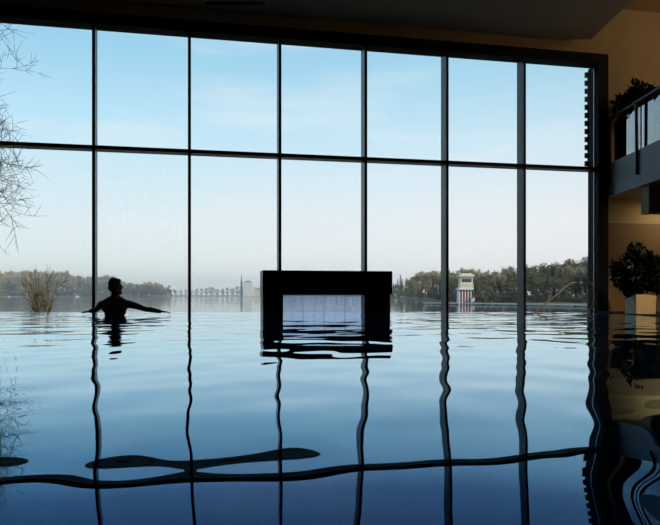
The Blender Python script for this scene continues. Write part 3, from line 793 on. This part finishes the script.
tag(grid_ground('ground', [[(-60, 6, -1.0), (-8, 6, -1.0), (-8, 12.36, -1.0), (30, 12.36, -1.0), (60, 12.36, -1.0)],
                           [(-60, 24, -.86), (-8, 24, -.86), (0, 24, -.86), (30, 24, -.86), (60, 24, -.86)],
                           [(-60, 29, -1.1), (-8, 29, -1.1), (0, 29, -1.1), (30, 29, -1.1), (60, 29, -1.1)]], M_MEADOW),
    'grassy near bank below the pool edge', 'ground', kind='structure')
def shore(name, line, rise, depth, m, label):
    rows = [[(x, y, LAKE - .15) for x, y in line], [(x * 1.004, y * 1.004 + .6, LAKE + .35 * rise) for x, y in line],
            [(x * (1 + depth * .4), y * (1 + depth * .4), LAKE + rise) for x, y in line], [(x * (1 + depth), y * (1 + depth), LAKE + rise * 1.6) for x, y in line]]
    return tag(grid_ground(name, rows, m), label, 'shore', kind='structure')
shore('shore_left', [(-420, 470), (-330, 540), (-250, 565), (-180, 570), (-140, 580)], 1.6, .25, M_BANK, 'pale reedy bank across the lake at left')
shore('shore_far', [(-320, 800), (-180, 860), (-60, 880), (60, 840), (140, 700)], 1.2, .2, M_BANK, 'distant bank at the far end of the lake')
RB = [(388, 330, 20), (400, 260, 20), (430, 150, 25), (450, 112, 24), (480, 107, 25), (515, 103, 28), (545, 99, 34), (575, 97, 36), (600, 95, 42), (690, 90, 48)]
def rbank(px):                          # (bearing) -> distance of the waterside trees, crown height
    for a, b_ in zip(RB, RB[1:]):
        if a[0] <= px <= b_[0]:
            t = (px - a[0]) / (b_[0] - a[0]); return a[1] + (b_[1] - a[1]) * t, a[2] + (b_[2] - a[2]) * t
    return RB[-1][1:]
def seen(px, y): return (px - 330) / 650 * y
shore('shore_right', [(62, 640)] + [(seen(p_, d_ - 6), d_ - 6) for p_, d_, _ in RB], .7, .35, M_MEADOW, 'wooded bank on the right of the lake')

# --- trees
def bare_tree(seed, h, spread, twig_n, m_twig, twig_len=.06, up=.5):
    rg = random.Random(seed); bm = bmesh.new()
    tips = []
    def grow(p, d, l, r, lev):
        q = p + d * l
        mid = p + d * l * .5 + rnd_dir(rg) * l * .05
        tube(bm, [p, mid, q], [r, r * .8, r * .6], 5 if lev < 2 else 3, cap=False)
        if lev >= 3:
            tips.append((q, d)); tips.append((mid, d)); return
        for i in range(rg.choice((3, 4)) if lev else 5):
            nd = (d * rg.uniform(.5, 1.) + rnd_dir(rg) * spread + Vector((0, 0, up * .4))).normalized()
            grow(p + d * l * rg.uniform(.35 if lev == 0 else .6, 1), nd, l * rg.uniform(.62, .85), r * .55, lev + 1)
    grow(Vector((0, 0, -.02 * h)), Vector((0, 0, 1)), h * .24, h * .016, 0)
    zmax = max(q.z for q, d in tips)
    for i in range(twig_n):
        q, d = rg.choice(tips)
        c = q + rnd_dir(rg) * h * .06 * rg.random()
        ax = (d + rnd_dir(rg) * .8 + Vector((0, 0, up))).normalized()
        sd = ax.cross(rnd_dir(rg)).normalized()
        quad(bm, c, ax * h * twig_len * rg.uniform(.5, 1.1) * .5, sd * h * .0035 * rg.uniform(.6, 1.6), 1)
    k = h / (zmax + .03 * h)
    for v in bm.verts: v.co *= k
    o = obj('bare_tree', bm, [M_BARK, m_twig])
    return o
def leafy_tree(seed, h, w, n, m_leaf, leaf=.035, name='leafy_tree'):
    rg = random.Random(seed); bm = bmesh.new()
    tube(bm, [(0, 0, -.02 * h), (.01 * h, 0, h * .3), (0, .01 * h, h * .7)], [h * .02, h * .015, h * .005], 6)
    cl = []
    for i in range(16):
        a = rg.uniform(0, 2 * PI); zz = rg.uniform(.22, .88)
        rr = w * .5 * math.sin(PI * min(1, (zz - .08) / .95)) * rg.uniform(.3, 1)
        c = Vector((rr * math.cos(a), rr * math.sin(a), zz * h)); cl.append((c, h * rg.uniform(.08, .15)))
        tube(bm, [(0, 0, max(.1, zz - .25) * h), c], [h * .006, h * .002], 3, cap=False)
    for i in range(n):
        c, r = rg.choice(cl); q = c + rnd_dir(rg) * r * rg.random() ** .4
        a = rnd_dir(rg); s = a.cross(rnd_dir(rg)).normalized()
        l = h * leaf * rg.uniform(.5, 1)
        quad(bm, q, a * l * .5, s * l * .3, 1)
    return obj(name, bm, [M_BARK, m_leaf])
def conifer(seed, h, w, n=1500):
    rg = random.Random(seed); bm = bmesh.new()
    tube(bm, [(0, 0, -.02 * h), (0, 0, h * .97)], [h * .014, h * .002], 5)
    lv = 22
    for i in range(lv):
        z = h * (.08 + .90 * i / lv); R = w * .5 * (1 - i / lv) ** .85 * rg.uniform(.75, 1.1) + .01 * h
        k = 8
        for j in range(k):
            a = 2 * PI * (j + rg.random()) / k; r = R * rg.uniform(.7, 1.1)
            d = Vector((math.cos(a), math.sin(a), -.25)); e = Vector((-math.sin(a), math.cos(a), 0))
            p0 = Vector((0, 0, z)); p1 = p0 + d * r
            for q in range(7):
                t_ = (q + .6) / 7
                c = p0.lerp(p1, t_)
                quad(bm, c, (d * .6 + e * rg.choice((-1, 1)) * .8).normalized() * h * .022 * (1.2 - .6 * t_), Vector((0, 0, 1)) * h * .010 + e * h * .004, 1)
    return obj('conifer', bm, [M_BARK, M_SPRUCE])
T = {}
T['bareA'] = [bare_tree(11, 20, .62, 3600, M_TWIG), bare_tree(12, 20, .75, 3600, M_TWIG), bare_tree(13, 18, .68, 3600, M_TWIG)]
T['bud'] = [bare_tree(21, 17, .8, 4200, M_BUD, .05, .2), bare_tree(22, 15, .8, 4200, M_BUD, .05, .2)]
T['far'] = [leafy_tree(31, 12, 9, 900, M_FARGREEN, .06, 'distant_tree'), leafy_tree(32, 10, 9, 900, M_FARGREEN, .06, 'distant_tree')]
T['shrub'] = [leafy_tree(61, 3, 4.2, 900, M_SHRUB, .09, 'waterside_shrub'), leafy_tree(62, 2.6, 4.6, 900, M_SHRUB, .09, 'waterside_shrub')]
T['con'] = [conifer(41, 9, 3.2), conifer(42, 9, 2.6)]
T['olive'] = [leafy_tree(51, 8, 6.5, 1800, M_OLIVE, .04), leafy_tree(52, 7.5, 7, 1800, M_OLIVE, .04)]
used = set()
def plant(kind, i, x, y, z, s, label, group, rz):
    src = T[kind][i % len(T[kind])]
    if src.name in used:
        o = clone(src, (x, y, z), rz, s)
    else:
        used.add(src.name); o = src
        o.location = (x, y, z); o.rotation_euler = (0, 0, rz); o.scale = (s, s, s)
    return tag(o, label, 'shrub' if kind == 'shrub' else 'tree', group)
rg = random.Random(77)
# wood on the left bank: crown line (pixels over the horizon) read along the wood
crown = [(-60, 26), (0, 26), (25, 25), (50, 24), (72, 23), (80, 19), (92, 20), (112, 20), (120, 15), (135, 13), (150, 14), (163, 12), (172, 5)]
def crown_at(px):
    for (a, ha), (b_, hb) in zip(crown, crown[1:]):
        if a <= px <= b_: return ha + (hb - ha) * (px - a) / (b_ - a)
    return 20
px = -60; i = 0
while px < 168:
    for row in range(2):
        y = 580 + row * 25 + rg.uniform(-6, 8); q = px + rg.uniform(-3, 3) + row * 3
        hpx = crown_at(min(max(q, -60), 172)) * (1.0 if row else .86) * rg.uniform(.90, 1.06)
        H = hpx * y / 650 - .2
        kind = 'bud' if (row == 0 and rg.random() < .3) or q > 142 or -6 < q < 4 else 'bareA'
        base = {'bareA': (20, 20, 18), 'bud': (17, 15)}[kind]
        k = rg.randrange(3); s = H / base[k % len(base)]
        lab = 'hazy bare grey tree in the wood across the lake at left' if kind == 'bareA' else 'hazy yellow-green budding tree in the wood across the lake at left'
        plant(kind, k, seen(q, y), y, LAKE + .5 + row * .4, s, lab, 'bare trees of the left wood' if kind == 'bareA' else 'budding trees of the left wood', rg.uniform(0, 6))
    px += 7.5
# low wood at the far end
px = 160
while px < 420:
    y = rg.uniform(900, 940)
    hpx = (5.5 + 4.5 * max(0, 1 - abs(px - 255) / 60)) * rg.uniform(.75, 1.2)
    k = rg.randrange(2)
    plant('far', k, seen(px, y), y, LAKE + 1.0, (hpx + 1) * y / 650 / (12, 10)[k], 'pale blue-grey distant tree at the far end of the lake', 'distant trees at the far end', rg.uniform(0, 6))
    px += 5.2
# right bank
px = 388
while px < 665:
    for row in range(3):
        d0, hp0 = rbank(px)
        y = d0 + row * 6 + rg.uniform(-3, 3); q = px + rg.uniform(-3, 3) + row * 2
        hpx = hp0 * (.66, .85, .98)[row] * rg.uniform(.85, 1.08)
        H = hpx * y / 650 + .8
        if row == 0: kind = rg.choice(('olive', 'olive', 'con'))
        elif q < 400: kind = 'con'
        elif q < 500: kind = rg.choice(('con', 'con', 'bareA', 'bareA'))
        else: kind = rg.choice(('olive', 'bareA', 'con', 'olive'))
        base = {'bareA': (20, 20, 18), 'con': (9, 9), 'olive': (8, 7.5)}[kind]
        k = rg.randrange(6) % len(base)
        lab, gr = {'bareA': ('bare brown tree in the wood behind the jetty at right', 'bare trees of the right wood'),
                   'con': ('dark pointed conifer in the wood behind the jetty at right', 'conifers of the right wood'),
                   'olive': ('olive green spring tree in the wood behind the jetty at right', 'olive trees of the right wood')}[kind]
        plant(kind, k, seen(q, y), y, LAKE + .4 + .2 * row, H / base[k], lab, gr, rg.uniform(0, 6))
    px += 6.5
# shrubs along both banks
px = -58
while px < 168:
    y = 572 + rg.uniform(-3, 3); k = rg.randrange(2)
    plant('shrub', k, seen(px, y), y, LAKE + .2, rg.uniform(7, 11.5) / (3, 2.6)[k], 'low hazy shrub at the foot of the wood across the lake at left', 'shrubs of the left wood', rg.uniform(0, 6))
    px += 3.6
px = 392
while px < 680:
    d0, h0 = rbank(px); y = d0 - 3 + rg.uniform(-1, 1); k = rg.randrange(2)
    plant('shrub', k, seen(px, y), y, LAKE + .1, rg.uniform(10, 16) * y / 650 / (3, 2.6)[k], 'low brown-green shrub on the waterline of the right wood', 'shrubs of the right wood', rg.uniform(0, 6))
    px += 7
# the one bushy bare tree over the lake left of the tower
o = plant('bareA', 1, seen(421, 170), 170, LAKE + .3, 27 * 170 / 650 / 20, 'wide bare tree by the water left of the red and white tower', None, 1.0)

# --- tall bare tree close outside, reaching in from the left
def near_tree():
    rg = random.Random(19)
    root = empty('bare_tree', (-11.75, 14.8, -.95))
    tag(root, 'tall bare tree outside the left window bay with twigs reaching into view', 'tree')
    tr = bmesh.new(); tw = bmesh.new()
    def grow(p, d, l, r, lev, bmx):
        n = 4; pts = [p]; rad = [r]; dd = d.copy()
        for i in range(n):
            dd = (dd + rnd_dir(rg) * .16 + Vector((0, 0, .03))).normalized()
            pts.append(pts[-1] + dd * l / n); rad.append(r * (1 - .6 * (i + 1) / n))
        tube(bmx, pts, rad, (8, 6, 4, 3, 3, 3)[lev], cap=False)
        if lev >= 5: return
        kids = (9, 6, 6, 5, 4)[lev]
        for i in range(kids):
            f = rg.uniform(.3, 1); k = min(n - 1, int(f * n))
            b0 = pts[k].lerp(pts[k + 1], f * n - k) if k + 1 <= n else pts[-1]
            nd = (dd * .55 + rnd_dir(rg) * .75).normalized()
            if lev == 0: nd = (Vector((math.cos(i * 2.4), math.sin(i * 2.4), .45)) + rnd_dir(rg) * .25).normalized()
            grow(b0, nd, l * (.44 if lev == 0 else .62) * rg.uniform(.75, 1.15), max(.006, rad[k] * .5), lev + 1, tw if lev >= 2 else tr)
    grow(Vector((0, 0, -.1)), Vector((.03, 0, 1)), 7.6, .17, 0, tr)
    obj('trunk', tr, M_BARK_NEAR, root); obj('twigs', tw, M_BARK_NEAR, root)
near_tree()

# --- many-stemmed bare bush on the bank beyond the pool edge
def bush():
    rg = random.Random(5)
    root = empty('willow_bush', (seen(45, 24), 24, -.87))
    tag(root, 'bare many-stemmed willow bush beyond the pool edge left of the swimmer', 'bush')
    st = bmesh.new(); tw = bmesh.new()
    for i in range(13):
        a = rg.uniform(0, 2 * PI); lean = rg.uniform(.08, .46)
        d = Vector((math.cos(a) * lean, math.sin(a) * lean * .7, 1)).normalized()
        p = Vector((math.cos(a) * .12, math.sin(a) * .12, -.05)); pts = [p]; L_ = rg.uniform(1.35, 2.0)
        for k in range(5):
            d = (d + rnd_dir(rg) * .12 + Vector((0, 0, .04))).normalized(); pts.append(pts[-1] + d * L_ / 5)
        tube(st, pts, [.040, .034, .028, .021, .014, .006], 5, cap=False)
        for k in range(16):
            f = rg.uniform(1.0, 4.9); j = int(f); q = pts[j].lerp(pts[j + 1], f - j)
            nd = (d + rnd_dir(rg) * .7).normalized(); l = rg.uniform(.3, .65)
            m1 = q + nd * l * .5 + rnd_dir(rg) * .04; e = q + nd * l + Vector((0, 0, .06))
            tube(tw, [q, m1, e], [.011, .008, .004], 3, cap=False)
            for z in range(2):
                nd2 = (nd + rnd_dir(rg) * .8).normalized()
                tube(tw, [m1, m1 + nd2 * l * .55], [.007, .004], 3, cap=False)
    obj('stems', st, M_BARK_BUSH, root); obj('twigs', tw, M_BARK_BUSH, root)
bush()

# --- red and white lifeguard tower on the right bank
TY = 104.0
tw_ = empty('lake_tower', (seen(464.5, TY), TY, LAKE + .22))
tag(tw_, 'small white tower with red striped base beside the lake', 'tower')
u = TY / 650
obj('base', boxes((-6.4 * u, 5.2 * u, -.9, .9, -.4, 12.5 * u)), M_RED, tw_)
for i in range(5):
    x = (-6.6 + 2.85 * i) * u
    obj('stripe', boxes((x, x + .95 * u, -.95, .95, -.4, 12.5 * u)), M_WHITE, tw_)
obj('deck', boxes((-7.5 * u, 7.5 * u, -1.2, 1.2, 12.5 * u, 14.2 * u)), M_WHITE, tw_)
obj('cabin', boxes((-5 * u, 7.0 * u, -.95, .95, 14.2 * u, 25.5 * u)), M_CREAM, tw_)
obj('window', boxes((-3.8 * u, 5.8 * u, -.98, -.94, 20.0 * u, 23.2 * u)), M_GLAZE, tw_)
obj('roof', boxes((-6.4 * u, 8.2 * u, -1.25, 1.25, 25.5 * u, 27.6 * u), (-4 * u, 6 * u, -.8, .8, 27.6 * u, 28.8 * u)), M_CREAM, tw_)
rb = bmesh.new()
for x in (-7.3, -4, -1, 2, 5, 7.3): tube(rb, [(x * u, -1.15, 14.2 * u), (x * u, -1.15, 18 * u)], .035, 5)
tube(rb, [(-7.4 * u, -1.15, 18 * u), (7.4 * u, -1.15, 18 * u)], .045, 5)
obj('railing', rb, M_WHITE, tw_)
obj('annex', boxes((5.2 * u, 9.2 * u, -.8, .8, -.4, 5 * u)), M_WHITE, tw_)

# --- long jetty in front of the right wood
jt = empty('jetty', (20, 92, LAKE))
tag(jt, 'long low jetty with a pale edge in front of the right wood', 'jetty')
J0, J1 = Vector((seen(428, 98), 98)), Vector((seen(690, 66), 66))
def jpt(t, z): 
    p = J0.lerp(J1, t); return Vector((p.x - 20, p.y - 92, z))
dr = (J1 - J0).normalized(); nr = Vector((-dr.y, dr.x))
bm = bmesh.new()
for f0, f1, z0, z1 in ((-.7, .7, .12, .27),):
    c = [bm.verts.new((J0.x - 20 + nr.x * f, J0.y - 92 + nr.y * f, z)) for f, z in ((f0, z0), (f1, z0), (f1, z1), (f0, z1))]
    d = [bm.verts.new((J1.x - 20 + nr.x * f, J1.y - 92 + nr.y * f, z)) for f, z in ((f0, z0), (f1, z0), (f1, z1), (f0, z1))]
    for k in range(4): bm.faces.new((c[k], c[(k + 1) % 4], d[(k + 1) % 4], d[k]))
    bm.faces.new(c[::-1]); bm.faces.new(d)
obj('walkway', bm, M_JETTY, jt)
for i in range(16):
    bm = bmesh.new(); q = jpt((i + .5) / 16, 0)
    tube(bm, [q + Vector((0, 0, -.6)), q + Vector((0, 0, .14))], .11, 6)
    obj('pile', bm, M_JETTYPOST, jt)

# --- far building with a spire, boats
FY = 905
fb_ = empty('spired_building', (seen(247.5, FY), FY, LAKE + .6))
tag(fb_, 'pale building with pointed spire far across the lake', 'building')
u = FY / 650
obj('hall', boxes((-4 * u, 5.5 * u, -6, 6, -1, 13.5 * u)), M_WHITE, fb_)
bm = bmesh.new(); tube(bm, [(0.7 * u, 0, 13.5 * u), (.7 * u, 0, 15.5 * u)], [6 * u, 1.2 * u], 4); obj('roof', bm, M_ROOF, fb_)
bm = bmesh.new(); tube(bm, [(-6 * u, 0, -1), (-6 * u, 0, 14 * u), (-6 * u, 0, 21.5 * u)], [1.3 * u, 1.1 * u, .12 * u], 6); obj('spire', bm, M_ROOF, fb_)
obj('wing', boxes((5.5 * u, 13 * u, -5, 5, -1, 6 * u)), M_CREAM, fb_)
def boat(px, y, ln, label, m):
    e = empty('boat', (seen(px, y), y, LAKE))
    tag(e, label, 'boat')
    bm = bmesh.new()
    pts = [(-.5, 0), (-.42, .16), (.2, .18), (.5, 0), (.2, -.18), (-.42, -.16)]
    lo = [bm.verts.new((a * ln * .85, b_ * ln * .8, -.1)) for a, b_ in pts]; hi = [bm.verts.new((a * ln, b_ * ln, .16 * ln)) for a, b_ in pts]
    for k in range(6): bm.faces.new((lo[k], lo[(k + 1) % 6], hi[(k + 1) % 6], hi[k]))
    bm.faces.new(lo[::-1]); bm.faces.new(hi)
    obj('hull', bm, m, e)
    obj('cabin', boxes((-.25 * ln, .15 * ln, -.1 * ln, .1 * ln, .16 * ln, .34 * ln)), M_WHITE, e)
boat(403, 270, 3.2, 'small cream boat on the lake right of the black portal', M_CREAM)
boat(9, 530, 2.6, 'tiny white boat off the far bank at the left edge', M_WHITE)
boat(77, 530, 3.6, 'tiny white boat off the far bank beside the first mullion', M_WHITE)

def sailboat(px, y, h, label):
    e = empty('sailboat', (seen(px, y), y, LAKE)); tag(e, label, 'sailboat', 'small sailboats on the lake')
    bm = bmesh.new(); pts = [(-.32, 0), (-.30, .07), (.1, .085), (.36, 0), (.1, -.085), (-.30, -.07)]
    lo = [bm.verts.new((a * h * .8, b_ * h * .8, -.05 * h)) for a, b_ in pts]; hi = [bm.verts.new((a * h, b_ * h, .09 * h)) for a, b_ in pts]
    for k in range(6): bm.faces.new((lo[k], lo[(k + 1) % 6], hi[(k + 1) % 6], hi[k]))
    bm.faces.new(lo[::-1]); bm.faces.new(hi)
    obj('hull', bm, M_WHITE, e)
    bm = bmesh.new(); tube(bm, [(.04 * h, 0, .05 * h), (.04 * h, 0, h)], .012 * h, 5); obj('mast', bm, M_STEEL, e)
    bm = bmesh.new()
    r = []
    for i in range(7):
        t_ = i / 6; w_ = .34 * h * (1 - t_)
        r.append([bm.verts.new((.03 * h - w_ * q, .05 * h * math.sin(PI * q) * (1 - t_), .16 * h + .82 * h * t_)) for q in (0, .33, .66, 1)])
    for p_, q_ in zip(r, r[1:]):
        for k in range(3): bm.faces.new((p_[k], p_[k + 1], q_[k + 1], q_[k]))
    bmesh.ops.remove_doubles(bm, verts=bm.verts, dist=.0005)
    sl = obj('sail', bm, M_SAIL, e, smooth=True)
    so = sl.modifiers.new('thickness', 'SOLIDIFY'); so.thickness = .01
sailboat(328, 72, .42, 'smallest white sailboat seen leftmost through the black portal opening')
sailboat(335, 70, .62, 'white sailboat second from the left through the black portal opening')
sailboat(340.5, 70, .46, 'low white sailboat right of the middle one through the portal opening')
sailboat(351, 68, .92, 'tallest white sailboat seen near the right pillar of the portal')

# --- lake haze
hm = bpy.data.materials.new('lake_haze'); hm.use_nodes = True
t = hm.node_tree; t.nodes.clear()
v = t.nodes.new('ShaderNodeVolumeScatter'); v.inputs['Density'].default_value = .0008; v.inputs['Anisotropy'].default_value = .75; v.inputs['Color'].default_value = (.97, .985, 1, 1)
oo = t.nodes.new('ShaderNodeOutputMaterial'); t.links.new(v.outputs[0], oo.inputs['Volume'])
hz = obj('lake_haze', boxes((-900, 900, 40, 1150, LAKE - .3, 26)), hm)
tag(hz, 'thin pale haze hanging over the lake', 'haze', kind='stuff')
